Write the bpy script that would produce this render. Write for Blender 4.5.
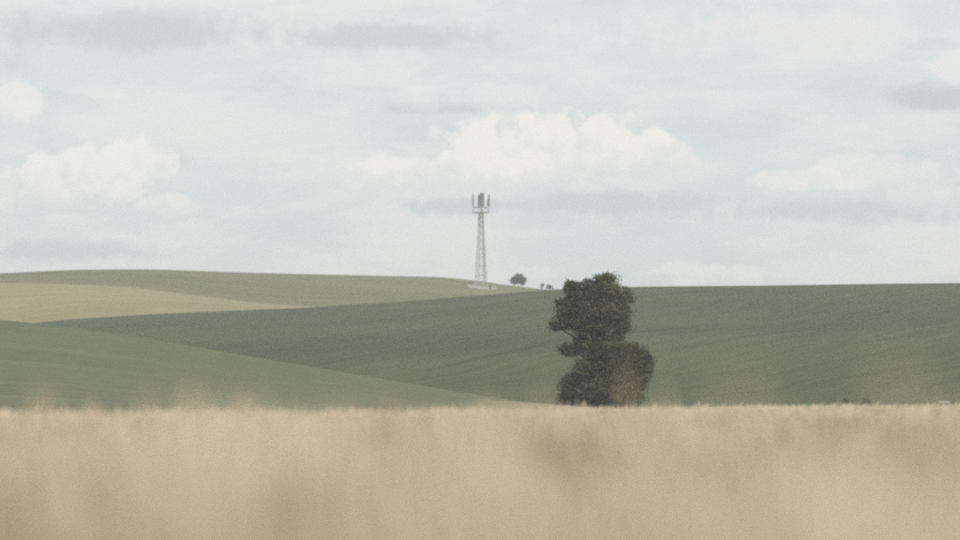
import bpy, bmesh, math, random
import numpy as np
from mathutils import Vector, Matrix

R = math.radians
sc = bpy.context.scene
for o in list(bpy.data.objects):
    bpy.data.objects.remove(o)
col = sc.collection
rng = np.random.default_rng(11)
random.seed(11)

# ------------------------------------------------------------------ camera
EYE = 0.98                 # eye height above the wheat field soil
K = 2.5e-4                 # tangent per photo pixel (150 mm lens, 960 px wide)
ROW0 = 400.0               # photo row at eye level
cd = bpy.data.cameras.new('camera')
cd.sensor_width = 36.0
cd.lens = 150.0
cd.clip_start = 0.1
cd.clip_end = 30000.0
cd.dof.use_dof = True
cd.dof.focus_distance = 700.0
cd.dof.aperture_fstop = 2.1
cam = bpy.data.objects.new('camera', cd)
cam.location = (0, 0, EYE)
cam.rotation_euler = (R(90) + math.atan((ROW0 - 270) * K), 0, 0)
col.objects.link(cam)
sc.camera = cam

# ------------------------------------------------------------------ light
SUN_TO = Vector((0.42, -0.72, 0.66)).normalized()     # towards the sun
sun_el = math.asin(SUN_TO.z)
sun_az = math.atan2(SUN_TO.x, SUN_TO.y)
sd = bpy.data.lights.new('sun', 'SUN')
sd.energy = 3.4
sd.angle = R(4)
sd.color = (1.0, 0.95, 0.87)
so = bpy.data.objects.new('sun', sd)
so.rotation_euler = (-SUN_TO).to_track_quat('-Z', 'Y').to_euler()
col.objects.link(so)

sc.view_settings.view_transform = 'Standard'
sc.view_settings.look = 'None'
sc.view_settings.exposure = 0.10
sc.view_settings.gamma = 1.0
sc.view_settings.use_curve_mapping = False
sc.cycles.use_denoising = False
sc.cycles.use_adaptive_sampling = False
sc.cycles.max_bounces = 4
sc.cycles.diffuse_bounces = 2
sc.cycles.volume_bounces = 0
sc.cycles.transparent_max_bounces = 8
sc.cycles.filter_width = 2.4
sc.cycles.sample_clamp_indirect = 3.0


# ------------------------------------------------------------------ node helper
class NT:
    def __init__(self, tree):
        self.t = tree
        self.n = tree.nodes
        self.l = tree.links

    def put(self, sock, v):
        if isinstance(v, bpy.types.NodeSocket):
            self.l.new(v, sock)
        elif isinstance(v, (tuple, list)) and sock.type == 'RGBA' and len(v) == 3:
            sock.default_value = (*v, 1)
        else:
            sock.default_value = v

    def math(self, op, a, b=None, c=None, clamp=False):
        n = self.n.new('ShaderNodeMath')
        n.operation = op
        n.use_clamp = clamp
        for i, v in enumerate((a, b, c)):
            if v is not None:
                self.put(n.inputs[i], v)
        return n.outputs[0]

    def vec(self, op, a, b=None):
        n = self.n.new('ShaderNodeVectorMath')
        n.operation = op
        self.put(n.inputs[0], a)
        if b is not None:
            self.put(n.inputs[1], b)
        return n.outputs['Value'] if op in ('LENGTH', 'DOT_PRODUCT', 'DISTANCE') else n.outputs[0]

    def step(self, v, lo, hi, a=0.0, b=1.0):
        n = self.n.new('ShaderNodeMapRange')
        n.interpolation_type = 'SMOOTHSTEP'
        self.put(n.inputs[0], v)
        for i, x in enumerate((lo, hi, a, b)):
            self.put(n.inputs[1 + i], x)
        return n.outputs[0]

    def noise(self, v, scale, detail=5.0, rough=0.5, dist=0.0, flat=False):
        n = self.n.new('ShaderNodeTexNoise')
        self.put(n.inputs['Vector'], v)
        n.inputs['Scale'].default_value = scale
        n.inputs['Detail'].default_value = detail
        n.inputs['Roughness'].default_value = rough
        n.inputs['Distortion'].default_value = dist
        if flat:
            n.noise_dimensions = '2D'
        return n.outputs[0]

    def mix(self, f, a, b, mode='MIX'):
        n = self.n.new('ShaderNodeMix')
        n.data_type = 'RGBA'
        n.blend_type = mode
        self.put(n.inputs[0], f)
        self.put(n.inputs[6], a)
        self.put(n.inputs[7], b)
        return n.outputs[2]

    def sep(self, v):
        n = self.n.new('ShaderNodeSeparateXYZ')
        self.put(n.inputs[0], v)
        return n.outputs

    def comb(self, x, y, z):
        n = self.n.new('ShaderNodeCombineXYZ')
        for i, v in enumerate((x, y, z)):
            self.put(n.inputs[i], v)
        return n.outputs[0]


# ------------------------------------------------------------------ sky: Nishita, thin veil of cloud, cumulus banks
w = bpy.data.worlds.new('World')
sc.world = w
w.use_nodes = True
w.cycles.sampling_method = 'MANUAL'
w.cycles.sample_map_resolution = 512
T = NT(w.node_tree)
T.n.clear()
tc = T.n.new('ShaderNodeTexCoord')
D = T.vec('NORMALIZE', tc.outputs['Generated'])
dx, dy, dz = T.sep(D)
sky = T.n.new('ShaderNodeTexSky')
sky.sky_type = 'NISHITA'
sky.sun_disc = False
sky.sun_elevation = sun_el
sky.sun_rotation = sun_az
sky.air_density = 1.0
sky.dust_density = 2.0
SK = 0.1
AZ = T.math('ARCTAN2', dx, dy)
EL = T.math('ARCSINE', dz)
# sky-plane coordinates in "hundred pixel" units so numbers read like the sky's own layout
U = T.math('MULTIPLY', AZ, 1 / (K * 100))
V = T.math('MULTIPLY', EL, 1 / (K * 100))
Q = T.comb(U, V, 0.0)                                      # 1 unit = 100 px of sky
Qs = T.comb(U, T.math('MULTIPLY', V, 3.7), 0.0)            # flattened for layered cloud
nA = T.noise(Qs, 0.34, 6, 0.55, flat=True)
nB = T.noise(T.vec('ADD', Qs, (7.3, 1.7, 4.1)), 0.8, 7, 0.6, flat=True)
nC = T.noise(T.vec('ADD', Q, (3.1, 9.2, 0.4)), 1.5, 6, 0.62, flat=True)
nD = T.noise(T.vec('ADD', Q, (13.1, 2.2, 5.4)), 5.0, 6, 0.64, flat=True)
clear = (0.70, 0.765, 0.785)
white = (0.865, 0.850, 0.815)
grey = (0.590, 0.650, 0.670)
def rad(c):
    return tuple(v / SK for v in c)
base = T.mix(0.86, sky.outputs[0], rad(clear))
veil = T.step(nA, 0.42, 0.60)
c0 = T.mix(T.math('MULTIPLY', veil, 0.75), base, rad((0.765, 0.785, 0.780)))
dark = T.step(nB, 0.50, 0.66)
c0 = T.mix(T.math('MULTIPLY', dark, 0.40), c0, rad(grey))
nE = T.noise(T.vec('ADD', Qs, (1.3, 21.7, 8.1)), 0.55, 8, 0.62, flat=True)
c0 = T.mix(T.math('MULTIPLY', T.step(nE, 0.50, 0.68), 0.6), c0, rad((0.80, 0.795, 0.775)))

def billow(off, scale=2.6):
    n = T.n.new('ShaderNodeTexVoronoi')
    n.voronoi_dimensions = '2D'
    n.feature = 'SMOOTH_F1'
    n.inputs['Scale'].default_value = scale
    n.inputs['Detail'].default_value = 2.0
    n.inputs['Roughness'].default_value = 0.5
    n.inputs['Smoothness'].default_value = 0.35
    n.normalize = True
    T.put(n.inputs['Vector'], T.vec('ADD', T.vec('ADD', Q, T.vec('MULTIPLY', NV, (0.35, 0.35, 0.35))), off))
    return T.math('SUBTRACT', 1.0, n.outputs['Distance'])


nv = T.n.new('ShaderNodeTexNoise')
nv.noise_dimensions = '2D'
nv.inputs['Scale'].default_value = 3.0
nv.inputs['Detail'].default_value = 3.0
T.put(nv.inputs['Vector'], Q)
NV = nv.outputs['Color']
B0 = billow((0, 0, 0))
B1 = billow((0.07, 0.12, 0))
P = T.comb(U, V, 0.0)
warp = T.math('MULTIPLY', T.math('SUBTRACT', nC, 0.5), 1.9)
warp2 = T.math('MULTIPLY', T.math('SUBTRACT', nD, 0.5), 1.25)
wsum = T.math('ADD', warp, warp2)


def field(lobes):
    """largest of the lobes: 1 at a centre, 0 at its rim"""
    best = None
    for (px, py, rx, ry) in lobes:
        c = ((px - 480) / 100, (ROW0 - py) / 100, 0)
        d = T.vec('MULTIPLY', T.vec('SUBTRACT', P, c), (100 / rx, 100 / ry, 0))
        f = T.math('SUBTRACT', 1.0, T.vec('LENGTH', d))
        best = f if best is None else T.math('MAXIMUM', best, f)
    return best


def soft(lobes, amount, colour, under, lo=0.0, hi=0.9):
    f = T.math('ADD', field(lobes), T.math('MULTIPLY', wsum, 0.75))
    return T.mix(T.math('MULTIPLY', T.step(f, lo, hi), amount), under, rad(colour))


# broad bright and grey layers
c0 = soft([(250, -8, 420, 26), (760, 30, 320, 36), (-300, 20, 300, 30), (1300, 40, 300, 40)], 0.75, (0.805, 0.795, 0.775), c0)
c0 = soft([(150, 33, 210, 24), (380, 37, 160, 18), (-180, 60, 220, 24)], 0.92, (0.560, 0.620, 0.640), c0, -0.1, 0.75)
c0 = soft([(945, 101, 60, 17), (1100, 95, 130, 18)], 1.0, (0.535, 0.60, 0.62), c0, 0.0, 0.6)
c0 = soft([(840, 212, 140, 16), (1010, 216, 110, 14)], 0.9, (0.56, 0.628, 0.648), c0, 0.0, 0.8)
c0 = soft([(610, 203, 140, 15), (470, 206, 100, 13), (60, 252, 150, 14), (440, 108, 80, 9)], 1.0, (0.565, 0.63, 0.655), c0, 0.0, 0.7)


# heaped clouds: crisp lit tops, soft shaded feet
def cumulus(lobes, under, top, foot, strength=1.0):
    f = T.math('ADD', field(lobes), T.math('ADD', T.math('MULTIPLY', wsum, 0.40), T.math('MULTIPLY', T.math('SUBTRACT', B0, 0.62), 1.5)))
    crisp = T.step(f, 0.0, 0.36)
    softa = T.step(f, -0.1, 0.9)
    h = T.step(T.math('ADD', V, T.math('MULTIPLY', wsum, 0.35)), foot, top)
    a = T.math('MULTIPLY', T.math('ADD', T.math('MULTIPLY', crisp, h), T.math('MULTIPLY', softa, T.math('SUBTRACT', 1.0, h))), strength)
    rel = T.math('MULTIPLY', T.math('SUBTRACT', B0, B1), 1.0)
    lit = T.step(T.math('ADD', T.math('ADD', rel, T.math('MULTIPLY', wsum, 0.35)), T.math('MULTIPLY', h, 0.95)), -0.1, 1.05)
    colr = T.mix(lit, rad((0.700, 0.735, 0.740)), rad(white))
    return T.mix(a, under, colr)


c0 = cumulus([(600, 152, 52, 36), (655, 156, 48, 26), (548, 148, 56, 34), (490, 156, 66, 36), (415, 178, 80, 22)], c0, 2.62, 1.85, 0.95)
c0 = cumulus([(138, 164, 40, 26), (85, 178, 80, 28), (20, 190, 90, 28), (172, 206, 36, 12), (-90, 180, 90, 34)], c0, 2.45, 1.6, 0.88)
c0 = cumulus([(8, 112, 42, 26), (-60, 110, 70, 30)], c0, 2.9, 2.7, 0.75)
c0 = cumulus([(425, 98, 46, 14), (505, 96, 46, 16)], c0, 3.05, 2.85, 0.35)
c0 = cumulus([(935, 192, 55, 22), (880, 172, 60, 18), (1040, 180, 110, 34), (960, 68, 40, 16)], c0, 2.35, 1.8, 0.5)
c0 = cumulus([(690, 276, 70, 14), (800, 180, 50, 12)], c0, 1.3, 1.1, 0.6)
bg = T.n.new('ShaderNodeBackground')
T.put(bg.inputs[0], c0)
bg.inputs[1].default_value = SK
wo = T.n.new('ShaderNodeOutputWorld')
T.l.new(bg.outputs[0], wo.inputs[0])


# ------------------------------------------------------------------ tags and mesh helpers
def tag(o, label=None, cat=None, group=None, kind=None):
    if label: o['label'] = label
    if cat: o['category'] = cat
    if group: o['group'] = group
    if kind: o['kind'] = kind
    return o


def empty(name, loc, rz=0.0):
    o = bpy.data.objects.new(name, None)
    o.location = loc
    o.rotation_euler = (0, 0, rz)
    o.empty_display_size = 0.1
    col.objects.link(o)
    return o


def link_mesh(name, me, material, parent=None, smooth=False):
    o = bpy.data.objects.new(name, me)
    if material is not None and not me.materials:
        me.materials.append(material)
    if smooth:
        me.polygons.foreach_set('use_smooth', [True] * len(me.polygons))
    col.objects.link(o)
    o.parent = parent
    return o


def obj(name, bm, material, parent=None, smooth=False):
    me = bpy.data.meshes.new(name)
    bm.to_mesh(me)
    bm.free()
    return link_mesh(name, me, material, parent, smooth)


def np_mesh(name, V, F, attrs=None):
    """V (n,3), F (m,3|4) equal-sided faces"""
    me = bpy.data.meshes.new(name)
    V = np.asarray(V, np.float32)
    F = np.asarray(F, np.int32)
    m, k = F.shape
    me.vertices.add(len(V))
    me.vertices.foreach_set('co', V.ravel())
    me.loops.add(m * k)
    me.loops.foreach_set('vertex_index', F.ravel())
    me.polygons.add(m)
    me.polygons.foreach_set('loop_start', np.arange(0, m * k, k, dtype=np.int32))
    me.polygons.foreach_set('loop_total', np.full(m, k, np.int32))
    me.update(calc_edges=True)
    for nm, a in (attrs or {}).items():
        at = me.attributes.new(nm, 'FLOAT', 'POINT')
        at.data.foreach_set('value', np.asarray(a, np.float32))
    return me


def bar(bm, a, b, r0, r1=None, n=6):
    """a closed round bar from a to b"""
    a, b = Vector(a), Vector(b)
    r1 = r0 if r1 is None else r1
    q = (b - a).to_track_quat('Z', 'Y')
    ring = []
    for p, r in ((a, r0), (b, r1)):
        ring.append([bm.verts.new(p + q @ Vector((r * math.cos(2 * math.pi * i / n), r * math.sin(2 * math.pi * i / n), 0))) for i in range(n)])
    for i in range(n):
        bm.faces.new((ring[0][i], ring[0][(i + 1) % n], ring[1][(i + 1) % n], ring[1][i]))
    bm.faces.new(ring[0][::-1])
    bm.faces.new(ring[1])


def box(bm, c, s, rz=0.0, bev=0.0):
    m = Matrix.Translation(c) @ Matrix.Rotation(rz, 4, 'Z') @ Matrix.Diagonal((*s, 1))
    g = bmesh.ops.create_cube(bm, size=1.0, matrix=m)
    if bev:
        es = list({e for v in g['verts'] for e in v.link_edges})
        bmesh.ops.bevel(bm, geom=es, offset=bev, segments=2, affect='EDGES', profile=0.5)


def limb(bm, pts, radii, n=7):
    """tapered tube along a polyline"""
    rings = []
    for i, p in enumerate(pts):
        d = (pts[min(i + 1, len(pts) - 1)] - pts[max(i - 1, 0)]).normalized()
        q = d.to_track_quat('Z', 'Y')
        rings.append([bm.verts.new(p + q @ Vector((radii[i] * math.cos(2 * math.pi * j / n), radii[i] * math.sin(2 * math.pi * j / n), 0))) for j in range(n)])
    for i in range(len(rings) - 1):
        for j in range(n):
            bm.faces.new((rings[i][j], rings[i][(j + 1) % n], rings[i + 1][(j + 1) % n], rings[i + 1][j]))
    bm.faces.new(rings[0][::-1])
    bm.faces.new(rings[-1])


# ------------------------------------------------------------------ materials
def new_mat(name):
    m = bpy.data.materials.new(name)
    m.use_nodes = True
    t = NT(m.node_tree)
    t.n.clear()
    out = t.n.new('ShaderNodeOutputMaterial')
    return m, t, out


def finish(t, out, colour, rough=0.8, metal=0.0, sheen=0.0, bump=None, bump_s=0.3, bump_d=0.1, trans=0.0):
    p = t.n.new('ShaderNodeBsdfPrincipled')
    t.put(p.inputs['Base Color'], colour)
    t.put(p.inputs['Roughness'], rough)
    p.inputs['Metallic'].default_value = metal
    p.inputs['Specular IOR Level'].default_value = 0.25
    if sheen:
        p.inputs['Sheen Weight'].default_value = sheen
        p.inputs['Sheen Roughness'].default_value = 0.6
    if bump is not None:
        b = t.n.new('ShaderNodeBump')
        b.inputs['Strength'].default_value = bump_s
        b.inputs['Distance'].default_value = bump_d
        t.put(b.inputs['Height'], bump)
        t.l.new(b.outputs[0], p.inputs['Normal'])
    sh = p.outputs[0]
    if trans:
        tr = t.n.new('ShaderNodeBsdfTranslucent')
        t.put(tr.inputs[0], colour)
        mx = t.n.new('ShaderNodeMixShader')
        mx.inputs[0].default_value = trans
        t.l.new(sh, mx.inputs[1])
        t.l.new(tr.outputs[0], mx.inputs[2])
        sh = mx.outputs[0]
    t.l.new(sh, out.inputs[0])


def crop_mat(name, ca, cb, heading, streak=0.35, wobble=40.0, broad=0.45, tram=0.0, patch=None, patch_scale=0.006, low=None, low_z=0.0, sheen=0.0):
    """standing crop: drill rows along `heading`, patches, wheel tracks"""
    m, t, out = new_mat(name)
    g = t.n.new('ShaderNodeNewGeometry')
    x, y, z = t.sep(g.outputs['Position'])
    c, s = math.cos(heading), math.sin(heading)
    along = t.math('ADD', t.math('MULTIPLY', x, c), t.math('MULTIPLY', y, s))
    wob = t.math('MULTIPLY', t.math('SUBTRACT', t.noise(g.outputs['Position'], 0.012, 2, 0.5), 0.5), wobble)
    across = t.math('ADD', t.math('SUBTRACT', t.math('MULTIPLY', y, c), t.math('MULTIPLY', x, s)), wob)
    sv = t.comb(t.math('MULTIPLY', along, 0.03), t.math('MULTIPLY', across, 1.0), 0.0)
    n1 = t.noise(sv, streak, 6, 0.62)
    n2 = t.noise(g.outputs['Position'], 0.014, 4, 0.55)
    n3 = t.noise(g.outputs['Position'], 0.9, 5, 0.65)
    f = t.math('ADD', t.math('ADD', t.math('MULTIPLY', n1, 0.5), t.math('MULTIPLY', n2, broad)), t.math('MULTIPLY', n3, 0.25))
    colr = t.mix(t.step(f, 0.44, 0.78), ca, cb)
    if patch:
        pn = t.noise(t.comb(t.math('MULTIPLY', along, 0.35), across, 3.0), patch_scale, 4, 0.55)
        colr = t.mix(t.math('MULTIPLY', t.step(pn, 0.48, 0.66), 0.75), colr, patch)
    if tram:
        ph = t.math('FRACT', t.math('DIVIDE', across, tram))
        d = t.math('ABSOLUTE', t.math('SUBTRACT', ph, 0.5))
        brk = t.step(t.noise(g.outputs['Position'], 0.022, 3, 0.5), 0.46, 0.62)
        tl = t.math('MULTIPLY', t.math('SUBTRACT', 1.0, t.step(d, 0.015, 0.07)), brk)
        colr = t.mix(t.math('MULTIPLY', tl, 0.6), colr, tuple(v * 0.55 for v in ca))
    if low:
        e = t.math('ADD', z, t.math('MULTIPLY', t.math('SUBTRACT', n2, 0.5), 0.6))
        lowm = t.math('MULTIPLY', t.step(e, low_z - 0.12, low_z + 0.12, 1.0, 0.0), t.step(x, -2.0, 6.0))
        colr = t.mix(lowm, colr, low)
    finish(t, out, colr, 0.9, sheen=sheen, bump=t.math('ADD', n1, n3), bump_s=0.45, bump_d=0.25)
    return m


M = {}
M['near_green'] = crop_mat('near_hill_crop', (0.092, 0.104, 0.058), (0.146, 0.155, 0.094), R(4), 0.6, 6.0, 0.30, low=(0.27, 0.22, 0.14), low_z=EYE - 0.1)
M['dark_green'] = crop_mat('long_hill_crop', (0.032, 0.044, 0.018), (0.066, 0.079, 0.036), R(66), 0.45, 30.0, 0.5, tram=22)
M['gold'] = crop_mat('ripening_crop', (0.185, 0.169, 0.085), (0.285, 0.256, 0.14), R(20), 0.3, patch=(0.165, 0.155, 0.075), patch_scale=0.012)
M['pale_green'] = crop_mat('far_hill_crop', (0.082, 0.091, 0.036), (0.140, 0.141, 0.058), R(10), 0.25, patch=(0.175, 0.165, 0.075), patch_scale=0.008)
M['soil'] = crop_mat('straw_littered_soil', (0.24, 0.19, 0.12), (0.38, 0.31, 0.20), R(90), 2.0)
M['plain'] = crop_mat('outer_ground_grass', (0.06, 0.075, 0.035), (0.10, 0.11, 0.05), R(30), 0.2)


def attr_mat(name, c0_, c1_, c2_=None, rough=0.75, trans=0.25, attr='tint'):
    m, t, out = new_mat(name)
    a = t.n.new('ShaderNodeAttribute')
    a.attribute_name = attr
    v = a.outputs['Fac']
    colr = t.mix(v, c0_, c1_)
    if c2_:
        colr = t.mix(t.step(v, 0.86, 1.0), colr, c2_)
    finish(t, out, colr, rough, trans=trans)
    return m


M['wheat'] = attr_mat('ripe_wheat', (0.20, 0.165, 0.085), (0.83, 0.72, 0.537), (0.31, 0.30, 0.17), 0.7, 0.3)
M['leaf'] = attr_mat('tree_leaf', (0.030, 0.036, 0.014), (0.125, 0.126, 0.062), None, 0.65, 0.2)
M['far_leaf'] = attr_mat('far_tree_leaf', (0.04, 0.048, 0.026), (0.095, 0.098, 0.055), None, 0.7, 0.2)


def plain_mat(name, ca, cb, scale, rough=0.7, metal=0.0, bs=0.3, bd=0.02):
    m, t, out = new_mat(name)
    g = t.n.new('ShaderNodeTexCoord')
    n = t.noise(g.outputs['Object'], scale, 6, 0.6)
    finish(t, out, t.mix(t.step(n, 0.3, 0.7), ca, cb), rough, metal, bump=n, bump_s=bs, bump_d=bd)
    return m


M['bark'] = plain_mat('grey_brown_bark', (0.05, 0.042, 0.034), (0.11, 0.095, 0.078), 3.0, 0.9, bs=0.8, bd=0.05)
M['steel'] = plain_mat('galvanised_steel', (0.30, 0.31, 0.32), (0.42, 0.43, 0.44), 1.2, 0.55, 0.35)
M['panel'] = plain_mat('antenna_grey', (0.11, 0.115, 0.12), (0.16, 0.165, 0.17), 1.0, 0.5)
M['cable'] = plain_mat('cable_black', (0.16, 0.16, 0.165), (0.22, 0.22, 0.22), 2.0, 0.6)
M['concrete'] = plain_mat('pale_concrete', (0.22, 0.215, 0.18), (0.33, 0.32, 0.28), 0.8, 0.85)
M['cabinet'] = plain_mat('cabinet_paint', (0.10, 0.11, 0.10), (0.15, 0.155, 0.14), 1.0, 0.6)
M['pale_paint'] = plain_mat('weathered_pale_paint', (0.36, 0.37, 0.36), (0.50, 0.50, 0.48), 2.0, 0.6)
M['post'] = plain_mat('bleached_post_wood', (0.24, 0.22, 0.18), (0.34, 0.32, 0.27), 5.0, 0.85)


# ------------------------------------------------------------------ terrain
def pchip(xk, yk, x):
    """monotone cubic through knots; scalars in knots, array x"""
    xk = np.asarray(xk, float)
    yk = np.asarray(yk, float)
    h = np.diff(xk)
    d = np.diff(yk) / h
    m = np.zeros(len(xk))
    for i in range(1, len(xk) - 1):
        if d[i - 1] * d[i] > 0:
            w1 = 2 * h[i] + h[i - 1]
            w2 = h[i] + 2 * h[i - 1]
            m[i] = (w1 + w2) / (w1 / d[i - 1] + w2 / d[i])
    m[0] = d[0] if len(xk) == 2 else 0.0
    m[-1] = 0.0
    x = np.clip(x, xk[0], xk[-1])
    i = np.clip(np.searchsorted(xk, x, side='right') - 1, 0, len(xk) - 2)
    s = (x - xk[i]) / h[i]
    return ((1 + 2 * s) * (1 - s) ** 2 * yk[i] + s * (1 - s) ** 2 * h[i] * m[i]
            + s * s * (3 - 2 * s) * yk[i + 1] + s * s * (s - 1) * h[i] * m[i + 1])


def tab(pairs):
    """silhouette table -> smooth function of column"""
    xs, ys = zip(*pairs)
    g = np.arange(-3000, 4000, 4.0)
    v = np.interp(g, xs, ys)
    ker = np.hanning(15)
    ker /= ker.sum()
    v = np.convolve(np.pad(v, 7, mode='edge'), ker, mode='valid')
    return lambda p: float(np.interp(p, g, v))


row1 = tab([(-1500, 345), (-400, 330), (-150, 321), (0, 320.5), (60, 326.5), (150, 339.5), (270, 360), (376, 378), (478, 395), (520, 402), (560, 405), (600, 408.5), (700, 418), (900, 424), (2000, 420)])
row2 = tab([(-1500, 330), (-300, 334), (0, 328), (60, 321.5), (150, 315.5), (300, 309), (400, 303.5), (500, 295.5), (560, 291), (640, 288.6), (760, 287.6), (880, 285.8), (960, 285), (1300, 283), (2400, 296)])
row3 = tab([(-1500, 296), (-300, 286), (0, 282.8), (60, 283.8), (130, 287), (200, 296), (260, 303.3), (330, 308.0), (450, 316), (700, 325), (2400, 330)])
row4 = tab([(-1500, 290), (-300, 281), (0, 274.8), (70, 271), (150, 270.2), (250, 273.5), (350, 275.8), (440, 277.6), (480, 281.5), (510, 286.3), (560, 291.5), (640, 298), (900, 310), (2400, 315)])
crest0 = tab([(-1500, 30), (0, 32), (300, 37), (560, 50), (700, 66), (960, 84), (2400, 100)])
YV0, Y1, YV1, Y2, YV2, Y3, YV3, Y4 = 190.0, 330.0, 432.0, 850.0, 1000.0, 1150.0, 1300.0, 1540.0


def z_at(row, Y):
    return EYE + (ROW0 - row) * K * Y


def knots(px):
    c = crest0(px)
    r1, r2, r3, r4 = row1(px), row2(px), row3(px), row4(px)
    z1 = z_at(r1, Y1)
    zv0 = min(-3.5, z1 - 3)
    zv1 = min(z_at(408.6, YV1), z1 - 0.15) if px < 560 else z_at(408.6, YV1)
    z2 = z_at(r2, Y2)
    zv2 = z_at(max(r2, r3) + 12, YV2)
    z3 = z_at(r3, Y3)
    zv3 = z_at(max(r3, r4) + 6, YV3)
    z4 = z_at(r4, Y4)
    ys = [-400, c, YV0, Y1, YV1, 640, Y2, YV2, Y3, YV3, Y4, 2700]
    zs = [0, 0, zv0, z1, zv1, zv1 + (z2 - zv1) * 0.52, z2, zv2, z3, zv3, z4, -8]
    return ys, zs


def px_of(x, y):
    return 480 + x / max(y, 25.0) / K


def ground_z(x, y):
    ys, zs = knots(px_of(x, y))
    return float(pchip(ys, zs, np.array([y]))[0])


SPAN = 0.62
tt = np.concatenate([np.linspace(-SPAN, -0.16, 36)[:-1], np.linspace(-0.16, 0.16, 261), np.linspace(0.16, SPAN, 36)[1:]])
yy = np.unique(np.round(np.concatenate([
    np.linspace(-80, 20, 11), np.linspace(20, 130, 56), np.linspace(130, YV0, 16), np.linspace(YV0, Y1, 28), np.linspace(Y1, YV1, 28),
    np.linspace(YV1, Y2, 85), np.linspace(Y2, YV2, 40), np.linspace(YV2, Y3, 40), np.linspace(Y3, YV3, 36), np.linspace(YV3, Y4, 60),
    np.linspace(Y4, 1750, 40), np.linspace(1750, 2700, 30)]), 4))
back = 150.0
GX = tt[None, :] * (yy[:, None] + back)
GY = np.repeat(yy[:, None], len(tt), 1)
GZ = np.zeros_like(GX)
# knots vary smoothly with the column: tabulate them once
pgrid = np.arange(-2600, 3561, 4.0)
KT = [knots(p) for p in pgrid]
KY = np.array([k[0] for k in KT])
KZ = np.array([k[1] for k in KT])
for j in range(len(yy)):
    for i in range(len(tt)):
        p = 480 + GX[j, i] / max(yy[j], 25.0) / K
        q = min(max((p + 2600) / 4.0, 0), len(pgrid) - 1.001)
        a = int(q)
        f = q - a
        ky = KY[a] * (1 - f) + KY[a + 1] * f
        kz = KZ[a] * (1 - f) + KZ[a + 1] * f
        # two-knot hermite with pchip slopes
        s = min(max(int(np.searchsorted(ky, yy[j], side='right')) - 1, 0), len(ky) - 2)
        def slope(n):
            if n <= 0 or n >= len(ky) - 1:
                return 0.0
            h0, h1 = ky[n] - ky[n - 1], ky[n + 1] - ky[n]
            d0, d1 = (kz[n] - kz[n - 1]) / h0, (kz[n + 1] - kz[n]) / h1
            if d0 * d1 <= 0:
                return 0.0
            w1, w2 = 2 * h1 + h0, h1 + 2 * h0
            return (w1 + w2) / (w1 / d0 + w2 / d1)
        h = ky[s + 1] - ky[s]
        u = (yy[j] - ky[s]) / h
        GZ[j, i] = ((1 + 2 * u) * (1 - u) ** 2 * kz[s] + u * (1 - u) ** 2 * h * slope(s)
                    + u * u * (3 - 2 * u) * kz[s + 1] + u * u * (u - 1) * h * slope(s + 1))
edge = np.clip((np.abs(tt) - 0.45) / (SPAN - 0.45), 0, 1)
edge = edge * edge * (3 - 2 * edge)
farfade = np.clip((np.abs(GY) - 60) / 20, 0, 1) * (GY < 0)
GZ = GZ * (1 - edge)[None, :] + (-8.2) * edge[None, :]
GZ = GZ * (1 - farfade) + (-8.2) * farfade


def terrain(name, y0, y1, m):
    j0 = int(np.argmin(np.abs(yy - y0)))
    j1 = int(np.argmin(np.abs(yy - y1)))
    n = len(tt)
    Vv = np.stack([GX[j0:j1 + 1], GY[j0:j1 + 1], GZ[j0:j1 + 1]], -1).reshape(-1, 3)
    r = j1 - j0
    a = (np.arange(r)[:, None] * n + np.arange(n - 1)[None, :]).ravel()
    F = np.stack([a, a + 1, a + n + 1, a + n], 1)
    o = link_mesh(name, np_mesh(name, Vv, F), m, None, True)
    tag(o, kind='structure')
    return o


terrain('wheat_field_soil', -80, YV0, M['soil'])
terrain('sloping_green_hill', YV0, YV1, M['near_green'])
terrain('long_green_hill', YV1, YV2, M['dark_green'])
terrain('golden_hill', YV2, YV3, M['gold'])
terrain('pale_green_hill', YV3, 2700, M['pale_green'])
# the land all around, below the hills
bm = bmesh.new()
bmesh.ops.create_grid(bm, x_segments=24, y_segments=24, size=3800, matrix=Matrix.Translation((0, 0, -8.0)))
for v in bm.verts:
    v.co.z += -0.6
tag(obj('ground', bm, M['plain']), kind='structure')


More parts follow.
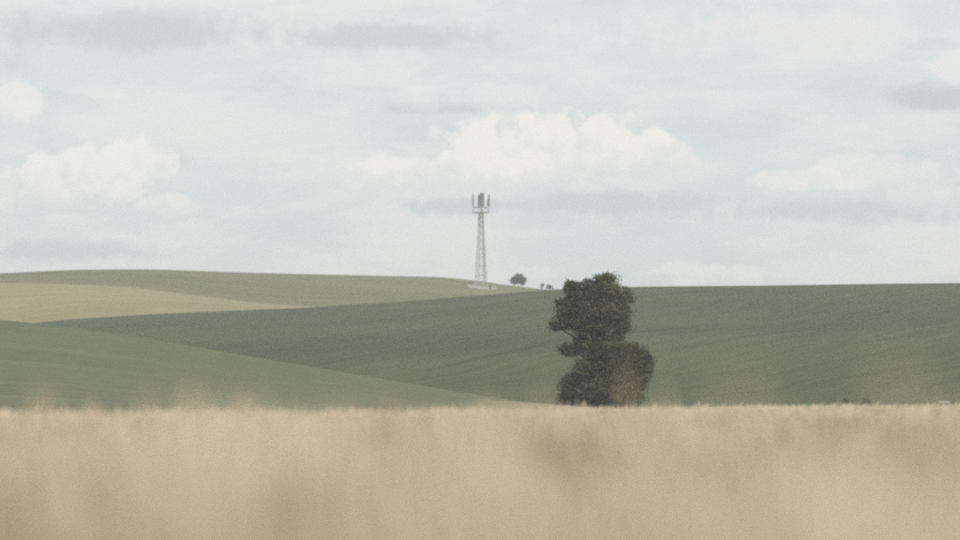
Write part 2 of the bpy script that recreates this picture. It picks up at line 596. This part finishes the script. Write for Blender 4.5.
# ------------------------------------------------------------------ leafy crowns
def crown_mesh(name, lobes, leaves, size, clump=0.5, seed=1):
    """lobes: (cx,cy,cz,rx,ry,rz) metres; many small bent leaves gathered in clumps"""
    g = np.random.default_rng(seed)
    vol = np.array([l[3] * l[4] * l[5] for l in lobes]) ** 0.72
    share = vol / vol.sum()
    P_, S_ = [], []
    for l, s in zip(lobes, share):
        n = int(leaves * s)
        nc = max(6, n // 55)
        d = g.normal(size=(nc, 3))
        d /= np.linalg.norm(d, axis=1)[:, None]
        rad_ = g.random(nc) ** 0.33 * (0.72 + 0.42 * g.random(nc))
        cc = d * rad_[:, None]
        idx = g.integers(0, nc, n)
        cl = clump * (0.55 + 0.75 * g.random(nc))
        off = np.clip(g.normal(size=(n, 3)), -1.7, 1.7) * cl[idx][:, None] * np.array([1, 1, 0.62])
        p = cc[idx] * np.array(l[3:6]) + np.array(l[:3]) + off
        tint = g.random(nc)[idx] * 0.75 + g.random(n) * 0.25
        P_.append(p)
        S_.append(tint)
    P_ = np.concatenate(P_)
    S_ = np.concatenate(S_)
    n = len(P_)
    nrm = g.normal(size=(n, 3)) + np.array([0, 0, 0.7])
    nrm /= np.linalg.norm(nrm, axis=1)[:, None]
    a = np.cross(nrm, g.normal(size=(n, 3)))
    a /= np.linalg.norm(a, axis=1)[:, None]
    b = np.cross(nrm, a)
    L = size * (0.6 + 0.8 * g.random(n))[:, None]
    W = L * 0.28
    v0 = P_ - a * L * 0.5
    v1 = P_ + b * W
    v2 = P_ + a * L * 0.5 - nrm * L * 0.12
    v3 = P_ - b * W
    Vv = np.stack([v0, v1, v2, v3], 1).reshape(-1, 3)
    k = np.arange(n)[:, None] * 4
    F = np.concatenate([k + np.array([[0, 1, 2]]), k + np.array([[0, 2, 3]])], 0)
    return np_mesh(name, Vv, F, {'tint': np.repeat(S_, 4)})


# the big tree below the long hill
TY = 445.0
mp = K * TY
tbx = (602 - 480) * K * TY
tbz = ground_z(tbx, TY) - 0.15
tree = empty('tree', (tbx, TY, tbz))
tag(tree, 'large dark bushy tree standing alone at the foot of the long green hill', 'tree')
spec = [(600, 291, 17, 17), (577, 303, 16, 15), (617, 303, 15, 20), (598, 315, 28, 20), (564, 322, 11, 11), (622, 324, 10, 14), (585, 322, 20, 12),
        (572, 350, 14, 6), (583, 341, 9, 6), (604, 347, 22, 14), (633, 356, 18, 15), (629, 374, 21, 18), (592, 371, 21, 17), (577, 391, 17, 12), (604, 391, 26, 14),
        (634, 384, 12, 14), (568, 397, 9, 8), (613, 360, 22, 20), (588, 402, 20, 8), (612, 402, 20, 8), (632, 398, 12, 8), (548 + 8, 326, 5, 6), (572, 288, 7, 7), (606, 280, 9, 8), (568, 309, 13, 13), (588, 292, 14, 12), (570, 387, 11, 11), (640, 371, 13, 16), (643, 361, 10, 12)]
lob = []
for i, (cx, cy, rx, ry) in enumerate(spec):
    depth = rx * mp * 1.0
    lob.append(((cx - 602) * mp, (((i * 37) % 11) / 10 - 0.5) * 2.2, z_at(cy, TY) - tbz, rx * mp, max(depth, 1.3), ry * mp))
link_mesh('crown', crown_mesh('crown', lob, 130000, 0.24, 0.32, 3), M['leaf'], tree)
bm = bmesh.new()
base_pts = [Vector((0, 0, -0.4)), Vector((0.1, 0, 1.2)), Vector((-0.05, 0.1, 3.5)), Vector((-0.2, 0.0, 6.2)), Vector((-0.35, 0.1, 9.2)), Vector((-0.2, 0, 12.2))]
limb(bm, base_pts, [0.62, 0.46, 0.40, 0.34, 0.24, 0.10], 10)
tr = obj('trunk', bm, M['bark'], tree, True)
for i, (l, s) in enumerate(zip(lob, spec)):
    c = Vector(l[:3])
    hz = max(0.8, min(c.z * 0.62, 9.0))
    k = min(int(np.searchsorted([p.z for p in base_pts], hz)), len(base_pts) - 1)
    p0, p1 = base_pts[k - 1], base_pts[k]
    st = p0.lerp(p1, (hz - p0.z) / (p1.z - p0.z))
    mid = st.lerp(c, 0.5) + Vector((0, 0, 0.25))
    bm = bmesh.new()
    limb(bm, [st, mid, c, c + (c - mid) * 0.5], [0.19, 0.13, 0.075, 0.03], 6)
    obj('limb', bm, M['bark'], tr, True)


# the small far trees on the skyline
def small_tree(name, px, row, Y, w_, h_, label, cat, spec_, leaves, seed, trunk=True, size=0.3, mat='far_leaf', group=None):
    x = (px - 480) * K * Y
    z = ground_z(x, Y)
    o = empty(name, (x, Y, z))
    tag(o, label, cat, group)
    lb = [(a * w_, b * w_, c * h_, rx * w_, rx * w_, rz * h_) for (a, b, c, rx, rz) in spec_]
    link_mesh('crown', crown_mesh('crown', lb, leaves, size, 0.05 * w_, seed), M[mat], o)
    bm = bmesh.new()
    if trunk:
        limb(bm, [Vector((0, 0, -0.3)), Vector((0.1, 0, h_ * 0.3)), Vector((-0.1, 0, h_ * 0.75))], [0.26, 0.2, 0.06], 7)
        obj('trunk', bm, M['bark'], o, True)
    else:
        for k in range(3):
            limb(bm, [Vector((0.05 * k, 0, -0.2)), Vector((0.3 * (k - 1), 0.2 * (k % 2), h_ * 0.6))], [0.07, 0.03], 5)
        obj('stem', bm, M['bark'], o, True)
    return o


SY = 1535.0
mps = K * SY
small_tree('tree', 518.5, 285, SY, 7.4, 5.2, 'small round spreading tree on the skyline just right of the telecom tower', 'tree',
           [(-0.2, 0, 0.50, 0.20, 0.30), (0.2, 0.05, 0.52, 0.20, 0.30), (0, -0.1, 0.74, 0.24, 0.22), (-0.05, 0.15, 0.62, 0.26, 0.24), (0.32, 0, 0.50, 0.10, 0.18), (-0.32, 0, 0.46, 0.10, 0.18), (0.14, -0.1, 0.32, 0.14, 0.2), (-0.14, -0.1, 0.32, 0.14, 0.2)], 9000, 21, True, 0.32)
small_tree('bush', 542.3, 289, SY, 2.2, 2.5, 'narrow little bush on the skyline, left of the pair beside the big tree', 'bush',
           [(0, 0, 0.5, 0.38, 0.42), (0.1, 0, 0.75, 0.25, 0.25)], 1500, 22, False, 0.25)
small_tree('bush', 549.6, 290, SY, 3.8, 2.4, 'wider low bush on the skyline, right of the pair beside the big tree', 'bush',
           [(-0.15, 0, 0.45, 0.3, 0.42), (0.2, 0, 0.42, 0.28, 0.38), (-0.1, 0.1, 0.7, 0.2, 0.25)], 2000, 23, False, 0.25)

# ------------------------------------------------------------------ telecom tower
WY = 1472.0
mt = K * WY
wx = (481 - 480) * mt
gz = ground_z(wx, WY)
pad_top = gz + 0.15


# gravel and concrete pad, following the crown of the hill
bm = bmesh.new()
top_r, bot_r = [], []
for k in range(7):
    f = k / 6
    for lst, dz_, grow in ((top_r, 0.16, 1.0), (bot_r, -0.5, 1.03)):
        ring = []
        for q in range(36):
            a = 2 * math.pi * q / 36
            wv_ = 1 + 0.10 * math.sin(3 * a + 1) + 0.07 * math.sin(7 * a)
            x_ = wx - 0.3 + 5.5 * f * grow * wv_ * math.cos(a)
            y_ = WY - 2 + 9.0 * f * grow * wv_ * math.sin(a)
            ring.append(bm.verts.new((x_, y_, ground_z(x_, y_) + dz_)))
            if k == 0:
                break
        lst.append(ring)
for rs in (top_r,):
    for k in range(6):
        for q in range(36):
            o1, o2 = rs[k + 1][q], rs[k + 1][(q + 1) % 36]
            if k == 0:
                bm.faces.new((rs[0][0], o1, o2))
            else:
                bm.faces.new((rs[k][q], o1, o2, rs[k][(q + 1) % 36]))
for q in range(36):
    bm.faces.new((top_r[6][q], bot_r[6][q], bot_r[6][(q + 1) % 36], top_r[6][(q + 1) % 36]))
for rs in bot_r[:-1]:
    for v in rs:
        bm.verts.remove(v)
bmesh.ops.recalc_face_normals(bm, faces=bm.faces)
print('tower rows', [(yq, round(ROW0 - (ground_z(wx, yq) - EYE) / yq / K, 1)) for yq in (1380, 1400, 1420, 1440, 1460, 1490, 1540)])
tag(obj('tower_pad', bm, M['concrete']), 'pale concrete pad under the lattice tower on the far hill', 'pad')

tower = empty('telecom_tower', (wx, WY, pad_top))
tower.scale = (0.985, 0.985, 0.985)
tag(tower, 'tall grey lattice telecom tower with upright panel antennas on the far skyline', 'tower')
HT = 27.6           # lattice height
ANG = R(19)


def half(h):
    if h < 22.5:
        return 2.42 + (1.12 - 2.42) * h / 22.5
    return 1.12 + (0.98 - 1.12) * (h - 22.5) / (HT - 22.5)


def corner(i, h):
    a = ANG + i * math.pi / 2
    return Vector((half(h) * math.cos(a), half(h) * math.sin(a), h))


for i in range(4):
    bm = bmesh.new()
    bar(bm, corner(i, 0), corner(i, 22.5), 0.15, 0.12, 8)
    bar(bm, corner(i, 22.5), corner(i, HT), 0.12, 0.11, 8)
    bar(bm, corner(i, -0.02) , corner(i, 0.35), 0.34, 0.34, 10)
    obj('leg', bm, M['steel'], tower)
levels = [0.4, 4.2, 7.8, 11.2, 14.3, 17.2, 19.9, 22.5, 24.2, 25.9, HT - 0.1]
for a, b in zip(levels[:-1], levels[1:]):
    for i in range(4):
        j = (i + 1) % 4
        bm = bmesh.new()
        bar(bm, corner(i, a), corner(j, b), 0.05, None, 5)
        bar(bm, corner(j, a), corner(i, b), 0.05, None, 5)
        obj('cross_brace', bm, M['steel'], tower)
        bm = bmesh.new()
        bar(bm, corner(i, b), corner(j, b), 0.055, None, 5)
        obj('girt', bm, M['steel'], tower)
# ladder and feeder cables up the left face
bm = bmesh.new()
for s in (-0.2, 0.2):
    bar(bm, Vector((-1.55 + s, 0.55, 0.1)), Vector((-0.55 + s, 0.2, HT + 0.6)), 0.035, None, 5)
for k in range(60):
    f = k / 60
    p = Vector((-1.55, 0.55, 0.3)).lerp(Vector((-0.55, 0.2, HT)), f)
    bar(bm, p + Vector((-0.2, 0, 0)), p + Vector((0.2, 0, 0)), 0.02, None, 4)
obj('ladder', bm, M['steel'], tower)
bm = bmesh.new()
for s in range(5):
    bar(bm, Vector((1.35 + 0.08 * s, -0.3, 0.1)), Vector((0.3 + 0.06 * s, -0.2, HT + 1.2)), 0.045, None, 5)
obj('feeder_cable', bm, M['cable'], tower)
# head frame: deck, ring, arms
HR = 2.85
N6 = 12
for h_, r_ in ((HT + 0.05, HR), (HT + 1.95, HR)):
    bm = bmesh.new()
    for i in range(N6):
        a0, a1 = 2 * math.pi * i / N6, 2 * math.pi * (i + 1) / N6
        bar(bm, Vector((r_ * math.cos(a0), r_ * math.sin(a0), h_)), Vector((r_ * math.cos(a1), r_ * math.sin(a1), h_)), 0.12, None, 6)
    obj('head_ring', bm, M['steel'], tower)
bm = bmesh.new()
bmesh.ops.create_cone(bm, cap_ends=True, segments=12, radius1=1.5, radius2=1.5, depth=0.12, matrix=Matrix.Translation((0, 0, HT + 0.12)))
obj('deck', bm, M['steel'], tower)
bm = bmesh.new()
bar(bm, Vector((0, 0, HT)), Vector((0, 0, HT + 7.2)), 0.24, 0.18, 10)
obj('mast', bm, M['steel'], tower)
for i in range(6):
    a = 2 * math.pi * i / 6
    for hh in (HT + 0.05, HT + 1.95):
        bm = bmesh.new()
        bar(bm, Vector((0.15 * math.cos(a), 0.15 * math.sin(a), hh)), Vector((HR * math.cos(a), HR * math.sin(a), hh)), 0.06, None, 5)
        obj('support_arm', bm, M['steel'], tower)
# antenna poles around the ring, each with stacked panels
poles = [(180, 7.2, 1), (2, 7.2, 1), (15, 6.6, 0), (270, 7.4, 1), (285, 7.6, 1), (255, 6.0, 1), (90, 7.2, 1), (75, 7.0, 1), (105, 7.1, 1), (195, 6.9, 0), (-32, 5.2, 0)]
for deg, ph, wide in poles:
    a = R(deg)
    rr = HR + 0.02
    if deg in (285, 255, 75, 105):
        rr = 2.7
    bx_, by_ = rr * math.cos(a), rr * math.sin(a)
    bm = bmesh.new()
    bar(bm, Vector((bx_, by_, HT - 0.35)), Vector((bx_, by_, HT + ph)), 0.085, None, 7)
    po = obj('antenna_pole', bm, M['steel'], tower)
    n_panel = 2 if ph > 6 else 1
    for k in range(n_panel):
        ln = (ph - 2.6) / n_panel - 0.1
        zc = HT + 2.35 + (k + 0.5) * (ln + 0.1)
        bm = bmesh.new()
        box(bm, Vector(((rr + 0.26) * math.cos(a), (rr + 0.26) * math.sin(a), zc)), (0.22, (0.8 if deg in (255, 285, 75, 105, 270) else 0.5) if wide else 0.34, ln), a, 0.04)
        obj('antenna_panel', bm, M['panel'], po)
# small dish
bm = bmesh.new()
bmesh.ops.create_cone(bm, cap_ends=True, segments=20, radius1=0.75, radius2=0.62, depth=0.45,
                      matrix=Matrix.Translation((0.35, -1.05, HT + 2.9)) @ Matrix.Rotation(R(90), 4, 'X'))
bar(bm, Vector((0.1, 0, HT + 2.9)), Vector((0.35, -0.9, HT + 2.9)), 0.08, None, 6)
obj('dish_antenna', bm, M['panel'], tower)


def cabinet(px, dY, w_, d_, h_, label, m):
    x = (px - 480) * mt
    z = ground_z(x, WY + dY)
    o = empty('equipment_cabinet', (x, WY + dY, z))
    tag(o, label, 'cabinet', 'equipment around the tower foot')
    bm = bmesh.new(); box(bm, Vector((0, 0, h_ / 2 + 0.05)), (w_, d_, h_ + 0.3), 0, 0.03); obj('housing', bm, M[m], o)
    bm = bmesh.new(); box(bm, Vector((0, 0, h_ + 0.27)), (w_ + 0.25, d_ + 0.25, 0.12), 0, 0.02); obj('lid', bm, M['pale_paint'], o)
    bm = bmesh.new(); box(bm, Vector((0, -d_ / 2 - 0.02, h_ * 0.55)), (w_ * 0.7, 0.05, h_ * 0.7), 0, 0.01); obj('door', bm, M['cabinet'], o)


cabinet(470.4, 7.0, 1.1, 0.9, 0.9, 'small dark cabinet at the left edge of the tower pad', 'cabinet')
cabinet(490.2, -7.0, 0.9, 0.8, 1.2, 'small dark cabinet just right of the tower foot', 'cabinet')
cabinet(493.6, 1.5, 1.6, 0.9, 0.5, 'pale low cabinet at the far right of the tower foot', 'pale_paint')

# ------------------------------------------------------------------ small things behind the wheat edge
small_tree('bush', 866.3, 404, 441, 1.0, 1.35, 'small dark bush peeping over the wheat edge at right', 'bush',
           [(0, 0, 0.55, 0.4, 0.42), (-0.25, 0, 0.4, 0.25, 0.35), (0.28, 0, 0.42, 0.22, 0.3)], 2500, 31, False, 0.1, 'leaf')
small_tree('bush', 846.0, 404, 441, 0.8, 1.1, 'small faded brown bush left of the dark one at the wheat edge', 'bush',
           [(0, 0, 0.5, 0.4, 0.4), (0.2, 0, 0.35, 0.25, 0.3)], 1200, 32, False, 0.1, 'far_leaf')


def on_plain(px, Y):
    x = (px - 480) * K * Y
    return (x, Y, ground_z(x, Y))


o = empty('water_trough', on_plain(944.0, 441))
o.scale = (1, 1, 1.5)
tag(o, 'long pale white trough lying behind the wheat edge at far right', 'trough')
bm = bmesh.new()
segs = 10
prof = [Vector((0, 0.22 * math.cos(math.pi * k / segs), 0.42 - 0.24 * math.sin(math.pi * k / segs))) for k in range(segs + 1)]
prof2 = [Vector((0, p.y * 0.9, 0.42 - (0.42 - p.z) * 0.88)) for p in prof]
rings = []
for x in (-0.58, 0.58):
    rings.append(([bm.verts.new(p + Vector((x, 0, 0))) for p in prof], [bm.verts.new(p + Vector((x * 0.96, 0, 0))) for p in prof2]))
for k in range(segs):
    bm.faces.new((rings[0][0][k], rings[0][0][k + 1], rings[1][0][k + 1], rings[1][0][k]))
    bm.faces.new((rings[0][1][k + 1], rings[0][1][k], rings[1][1][k], rings[1][1][k + 1]))
    for r in rings:
        bm.faces.new((r[0][k], r[0][k + 1], r[1][k + 1], r[1][k]))
for k in (0, segs):
    bm.faces.new((rings[0][0][k], rings[1][0][k], rings[1][1][k], rings[0][1][k]))
bmesh.ops.recalc_face_normals(bm, faces=bm.faces)
obj('basin', bm, M['pale_paint'], o)
for x in (-0.4, 0.4):
    bm = bmesh.new()
    for s in (-1, 1):
        bar(bm, Vector((x, 0.2 * s, -0.1)), Vector((x, 0.16 * s, 0.36)), 0.03, None, 5)
    bar(bm, Vector((x, -0.2, 0.17)), Vector((x, 0.2, 0.17)), 0.025, None, 5)
    obj('leg', bm, M['cabinet'], o)

o = empty('marker_post', on_plain(698.5, 441))
tag(o, 'short pale post poking above the wheat edge right of the big tree', 'post')
bm = bmesh.new(); box(bm, Vector((0, 0, 0.23)), (0.26, 0.22, 0.86), 0.3, 0.03); obj('shaft', bm, M['post'], o)
bm = bmesh.new(); box(bm, Vector((0, 0, 0.69)), (0.31, 0.27, 0.07), 0.3, 0.015); obj('cap', bm, M['post'], o)


# ------------------------------------------------------------------ wheat
def wheat_chunk(x, y, z0, top, g, wide=1.0, detail=2):
    """arrays of stalks -> V,F,tint; top = ear tip height above z0"""
    n = len(x)
    Vs, Fs, Ts = [], [], []
    cnt = 0
    ta = g.random(n) * 2 * math.pi
    ln = (0.02 + 0.07 * g.random(n))
    ear = (0.075 + 0.035 * g.random(n))
    tint = np.clip(g.normal(0.64, 0.14, n) - 0.50 * patchy(x, y), 0, 0.84)
    green = g.random(n) < 0.05
    tint = np.where(green, 0.95, tint)
    root = np.stack([x, y, z0 - 0.03], 1)
    lean = np.stack([np.cos(ta) * ln, np.sin(ta) * ln, np.zeros(n)], 1)
    neck = root + lean * 0.8 + np.stack([0 * x, 0 * x, (top - ear) + 0.03], 1)
    tip = root + lean * 1.25 + np.stack([0 * x, 0 * x, top + 0.03], 1)

    def tube(path, radii, k, tb):
        nonlocal cnt
        m = len(path)
        an = 2 * math.pi * np.arange(k) / k
        ring = []
        for p, r in zip(path, radii):
            rr = np.broadcast_to(np.asarray(r, float), (n,)) * wide
            ring.append(p[:, None, :] + np.stack([np.cos(an)[None] * rr[:, None], np.sin(an)[None] * rr[:, None], np.zeros((n, k))], -1))
        A = np.stack(ring, 1)                       # n,m,k,3
        Vs.append(A.reshape(-1, 3))
        Ts.append(np.repeat(tb, m * k))
        idx = cnt + np.arange(n)[:, None, None] * (m * k) + np.arange(m - 1)[None, :, None] * k + np.arange(k)[None, None, :]
        nx = cnt + np.arange(n)[:, None, None] * (m * k) + np.arange(m - 1)[None, :, None] * k + ((np.arange(k) + 1) % k)[None, None, :]
        a, b, c, d = idx.ravel(), nx.ravel(), (nx + k).ravel(), (idx + k).ravel()
        Fs.append(np.stack([a, b, c], 1))
        Fs.append(np.stack([a, c, d], 1))
        cnt += n * m * k

    mid = root * 0.5 + neck * 0.5 - lean * 0.25
    if detail == 2:
        tube([root, mid, neck], [0.0022, 0.002, 0.0014], 3, tint * 0.9)
        e1 = neck * 0.7 + tip * 0.3
        e2 = neck * 0.3 + tip * 0.7
        tube([neck, e1, e2, tip], [0.002, 0.0062, 0.0055, 0.001], 4, tint)
    else:
        tube([root * 0.45 + neck * 0.55, neck], [0.0022, 0.0016], 3, tint * 0.9)
        e1 = neck * 0.6 + tip * 0.4
        tube([neck, e1, tip], [0.002, 0.0065, 0.001], 3, tint)
    # drooping leaf
    k_ = 2 if detail == 2 else 1
    for q in range(k_):
        la = g.random(n) * 2 * math.pi
        hb = 0.45 + 0.35 * g.random(n)
        b0 = root * (1 - hb)[:, None] + neck * hb[:, None]
        L = 0.10 + 0.12 * g.random(n)
        dirv = np.stack([np.cos(la), np.sin(la), np.zeros(n)], 1)
        sd_ = np.stack([-np.sin(la), np.cos(la), np.zeros(n)], 1) * 0.005 * wide
        b1 = b0 + dirv * (L * 0.5)[:, None] + np.array([0, 0, 0.05])
        b2 = b0 + dirv * L[:, None] + np.array([0, 0, -0.02])
        A = np.stack([b0 - sd_ * 0.5, b0 + sd_ * 0.5, b1 - sd_, b1 + sd_, b2], 1)
        Vs.append(A.reshape(-1, 3))
        Ts.append(np.repeat(tint * 0.8, 5))
        kk = cnt + np.arange(n) * 5
        for f in ((0, 1, 3), (0, 3, 2), (2, 3, 4)):
            Fs.append(np.stack([kk + f[0], kk + f[1], kk + f[2]], 1))
        cnt += n * 5
    # awns
    if detail == 2:
        for q in range(6):
            aa = g.random(n) * 2 * math.pi
            hb = g.random(n) * 0.9
            p0 = neck * (1 - hb)[:, None] + tip * hb[:, None]
            ax = np.stack([np.cos(aa) * 0.25, np.sin(aa) * 0.25, np.ones(n)], 1)
            p1 = p0 + ax * (0.045 + 0.03 * g.random(n))[:, None]
            sd_ = np.stack([-np.sin(aa), np.cos(aa), 0 * aa], 1) * 0.0007
            A = np.stack([p0 - sd_, p0 + sd_, p1], 1)
            Vs.append(A.reshape(-1, 3))
            Ts.append(np.repeat(tint, 3))
            kk = cnt + np.arange(n) * 3
            Fs.append(np.stack([kk, kk + 1, kk + 2], 1))
            cnt += n * 3
    return np.concatenate(Vs), np.concatenate(Fs), np.concatenate(Ts)


def crest_of(x, y):
    return np.interp(480 + x / np.maximum(y, 25) / K, pgrid, KY[:, 1])


def soil_of(x, y):
    """soil height on the near field (flat up to the crest, then falling)"""
    p = 480 + x / np.maximum(y, 25) / K
    c = np.interp(p, pgrid, KY[:, 1])
    v = np.interp(p, pgrid, KZ[:, 2])
    s = np.clip((y - c) / (YV0 - c), 0, 1)
    return v * (3 * s * s - 2 * s ** 3)


def swell(x, y):
    """slow unevenness of the crop's height"""
    return (0.012 * np.sin(x * 2.1 + 0.7 * y) + 0.010 * np.sin(y * 1.3 - 1.1 * x + 1) + 0.008 * np.sin(3.7 * x + 2.3)) - patchy(x, y) * np.interp(y, [8, 30], [0.038, 0.019]) - 0.07 * np.clip(patchy(x, y), 0, 1) * np.interp(y, [4, 10], [1, 0])


def vnoise(x, y, cell, seed):
    """smooth value noise, -1..1"""
    tabl = np.random.default_rng(seed).random((64, 64)) * 2 - 1
    u, v = x / cell, y / cell
    iu, iv = np.floor(u).astype(int), np.floor(v).astype(int)
    fu, fv = u - iu, v - iv
    fu, fv = fu * fu * (3 - 2 * fu), fv * fv * (3 - 2 * fv)
    a = tabl[iu % 64, iv % 64] * (1 - fu) + tabl[(iu + 1) % 64, iv % 64] * fu
    b = tabl[iu % 64, (iv + 1) % 64] * (1 - fu) + tabl[(iu + 1) % 64, (iv + 1) % 64] * fu
    return a * (1 - fv) + b * fv


def patchy(x, y):
    """-1..1: bald and crowded spots from a hand to a stride across"""
    return np.clip(0.85 * vnoise(x, y / 6, 0.15, 5) + 0.9 * vnoise(x, y / 4, 0.34, 6) + 0.5 * vnoise(x, y / 2, 0.9, 7), -1, 1)


zones = [(2.0, 5.0, 330, 2, 1.0), (5.0, 12.0, 250, 2, 1.0), (12.0, 30.0, 120, 1, 1.5), (30.0, 60.0, 48, 1, 2.4), (60.0, 112.0, 22, 1, 4.0)]
AV, AF, AT = [], [], []
off = 0
for (y0, y1, dens, det, wide) in zones:
    def wdt(y):
        return 1.1 + 0.145 * y
    amax = 2 * wdt(y1) * (y1 - y0)
    n = int(amax * dens)
    x = (rng.random(n) * 2 - 1) * wdt(y1)
    y = y0 + rng.random(n) * (y1 - y0)
    keep = (np.abs(x) < wdt(y)) & (y < crest_of(x, y) * 1.12)
    # thin patches and drill rows
    thin = patchy(x, y)
    keep &= rng.random(n) < np.clip(0.80 - 0.5 * thin, 0.12, 1)
    x, y = x[keep], y[keep]
    z0 = soil_of(x, y)
    sdv_ = np.interp(y, [4, 30], [0.028, 0.017])
    top = 0.872 - 0.012 * np.clip(y / 30, 0, 1) + swell(x, y) + np.clip(rng.normal(0, 1, len(x)), -2.8, 2.6) * sdv_
    top = top + np.where((rng.random(len(x)) < 0.03) & (y > 9), 0.015 + 0.075 * rng.random(len(x)) ** 2, 0)
    vv, ff, tt_ = wheat_chunk(x, y, z0, top, rng, wide, det)
    AV.append(vv); AF.append(ff + off); AT.append(tt_)
    off += len(vv)
me = np_mesh('wheat', np.concatenate(AV), np.concatenate(AF), {'tint': np.concatenate(AT)})
wh = link_mesh('wheat', me, M['wheat'])
tag(wh, 'ripe tan wheat filling the blurred foreground', 'wheat', kind='stuff')
print('wheat tris', len(me.polygons))

# single stalks that stand above the crop, close to the lens
tall = [
    (40, 393, 9, 'pale blurred wheat stalk rising in front of the near green hill, leftmost of all'),
    (57, 395, 10, 'blurred wheat stalk just right of the leftmost one against the near green hill'),
    (89, 400, 13, 'low thin blurred wheat stalk between the leftmost pair and the next clump'),
    (142, 398, 9, 'blurred wheat stalk on the near green hill, third clump from the left edge'),
    (186, 395, 8, 'broad blurred wheat ear below the slope of the near green hill'),
    (242, 398, 10, 'blurred wheat stalk standing alone between the left clump and the tree'),
    (386, 401, 11, 'faint blurred wheat stalk below the dark tracks on the long hill'),
    (541, 394, 8, 'faint blurred wheat stalk just left of the big tree'),
    (620, 380, 9, 'tall blurred wheat stalk crossing the lower trunk side of the big tree'),
    (663, 396, 8, 'blurred wheat stalk at the right foot of the big tree'),
    (741, 394, 3.4, 'faint wheat stalk against the long hill midway between tree and bush'),
    (897, 382, 3.2, 'tall faint wheat stalk against the long hill at right'),
    (953, 396, 8, 'blurred wheat stalk at the right edge of the picture'),
]
for i, (px, row, Y, label) in enumerate(tall):
    x = (px - 480) * K * Y
    z0 = ground_z(x, Y)
    top = z_at(row, Y) - z0
    st = empty('wheat_stalk', (x, Y, z0))
    tag(st, label, 'wheat stalk', 'tall stalks standing above the wheat')
    g = np.random.default_rng(100 + i)
    bend = Vector((g.normal(0, 0.004), g.normal(0, 0.012), 0))
    ear_l = 0.10 + 0.02 * g.random()
    neck = bend + Vector((0, 0, top - ear_l))
    tip = bend * 1.3 + Vector((0, 0, top))
    bm = bmesh.new()
    limb(bm, [Vector((0, 0, -0.03)), Vector((bend.x * 0.3, bend.y * 0.3, top * 0.45)), neck], [0.0026, 0.0022, 0.0016], 6)
    me_ = obj('stem', bm, M['wheat'], st, True)
    bm = bmesh.new()
    # grains in alternating rows up the ear
    for k in range(18):
        f = k / 18
        p = neck.lerp(tip, f)
        for s in (0, 1):
            aa = s * math.pi + (k % 2) * math.pi / 2
            c = p + Vector((0.0042 * math.cos(aa), 0.0042 * math.sin(aa), 0.004))
            mt_ = Matrix.Translation(c) @ Matrix.Diagonal((0.0036, 0.0036, 0.0085, 1))
            bmesh.ops.create_icosphere(bm, subdivisions=1, radius=1.0, matrix=mt_)
    e = obj('ear', bm, M['wheat'], st, True)
    bm = bmesh.new()
    for k in range(16):
        p = neck.lerp(tip, k / 16)
        aa = g.random() * 6.283
        bar(bm, p, p + Vector((0.018 * math.cos(aa), 0.018 * math.sin(aa), 0.055)), 0.0006, 0.0002, 3)
    obj('awn', bm, M['wheat'], e)
    bm = bmesh.new()
    aa = g.random() * 6.283
    d = Vector((math.cos(aa), math.sin(aa), 0)); sdv = Vector((-math.sin(aa), math.cos(aa), 0)) * 0.005
    b0 = Vector((bend.x * 0.6, bend.y * 0.6, top * 0.66))
    pts = [b0, b0 + d * 0.06 + Vector((0, 0, 0.07)), b0 + d * 0.14 + Vector((0, 0, 0.04)), b0 + d * 0.19 + Vector((0, 0, -0.04))]
    wv = [0.5, 1.0, 0.8, 0.1]
    rows_ = [(bm.verts.new(p - sdv * q), bm.verts.new(p + sdv * q)) for p, q in zip(pts, wv)]
    for a_, b_ in zip(rows_[:-1], rows_[1:]):
        bm.faces.new((a_[0], a_[1], b_[1], b_[0]))
    obj('leaf', bm, M['wheat'], st, True)
    tv = 0.5 + 0.3 * g.random()
    for ch in st.children_recursive:
        at = ch.data.attributes.new('tint', 'FLOAT', 'POINT')
        at.data.foreach_set('value', np.full(len(ch.data.vertices), tv, np.float32))

# ------------------------------------------------------------------ haze
HZ = 3900.0
bm = bmesh.new()
box(bm, Vector((0, 0, 45.5)), (2 * HZ, 2 * HZ, 111.0))
m = bpy.data.materials.new('thin_haze')
m.use_nodes = True
m.cycles.volume_sampling = 'DISTANCE'
t = NT(m.node_tree)
t.n.clear()
out = t.n.new('ShaderNodeOutputMaterial')
pv = t.n.new('ShaderNodeVolumePrincipled')
pv.inputs['Color'].default_value = (0.95, 0.95, 0.925, 1)
pv.inputs['Density'].default_value = 0.0002
pv.inputs['Anisotropy'].default_value = 0.0
t.l.new(pv.outputs[0], out.inputs['Volume'])
hz = obj('haze', bm, m)
tag(hz, kind='stuff')
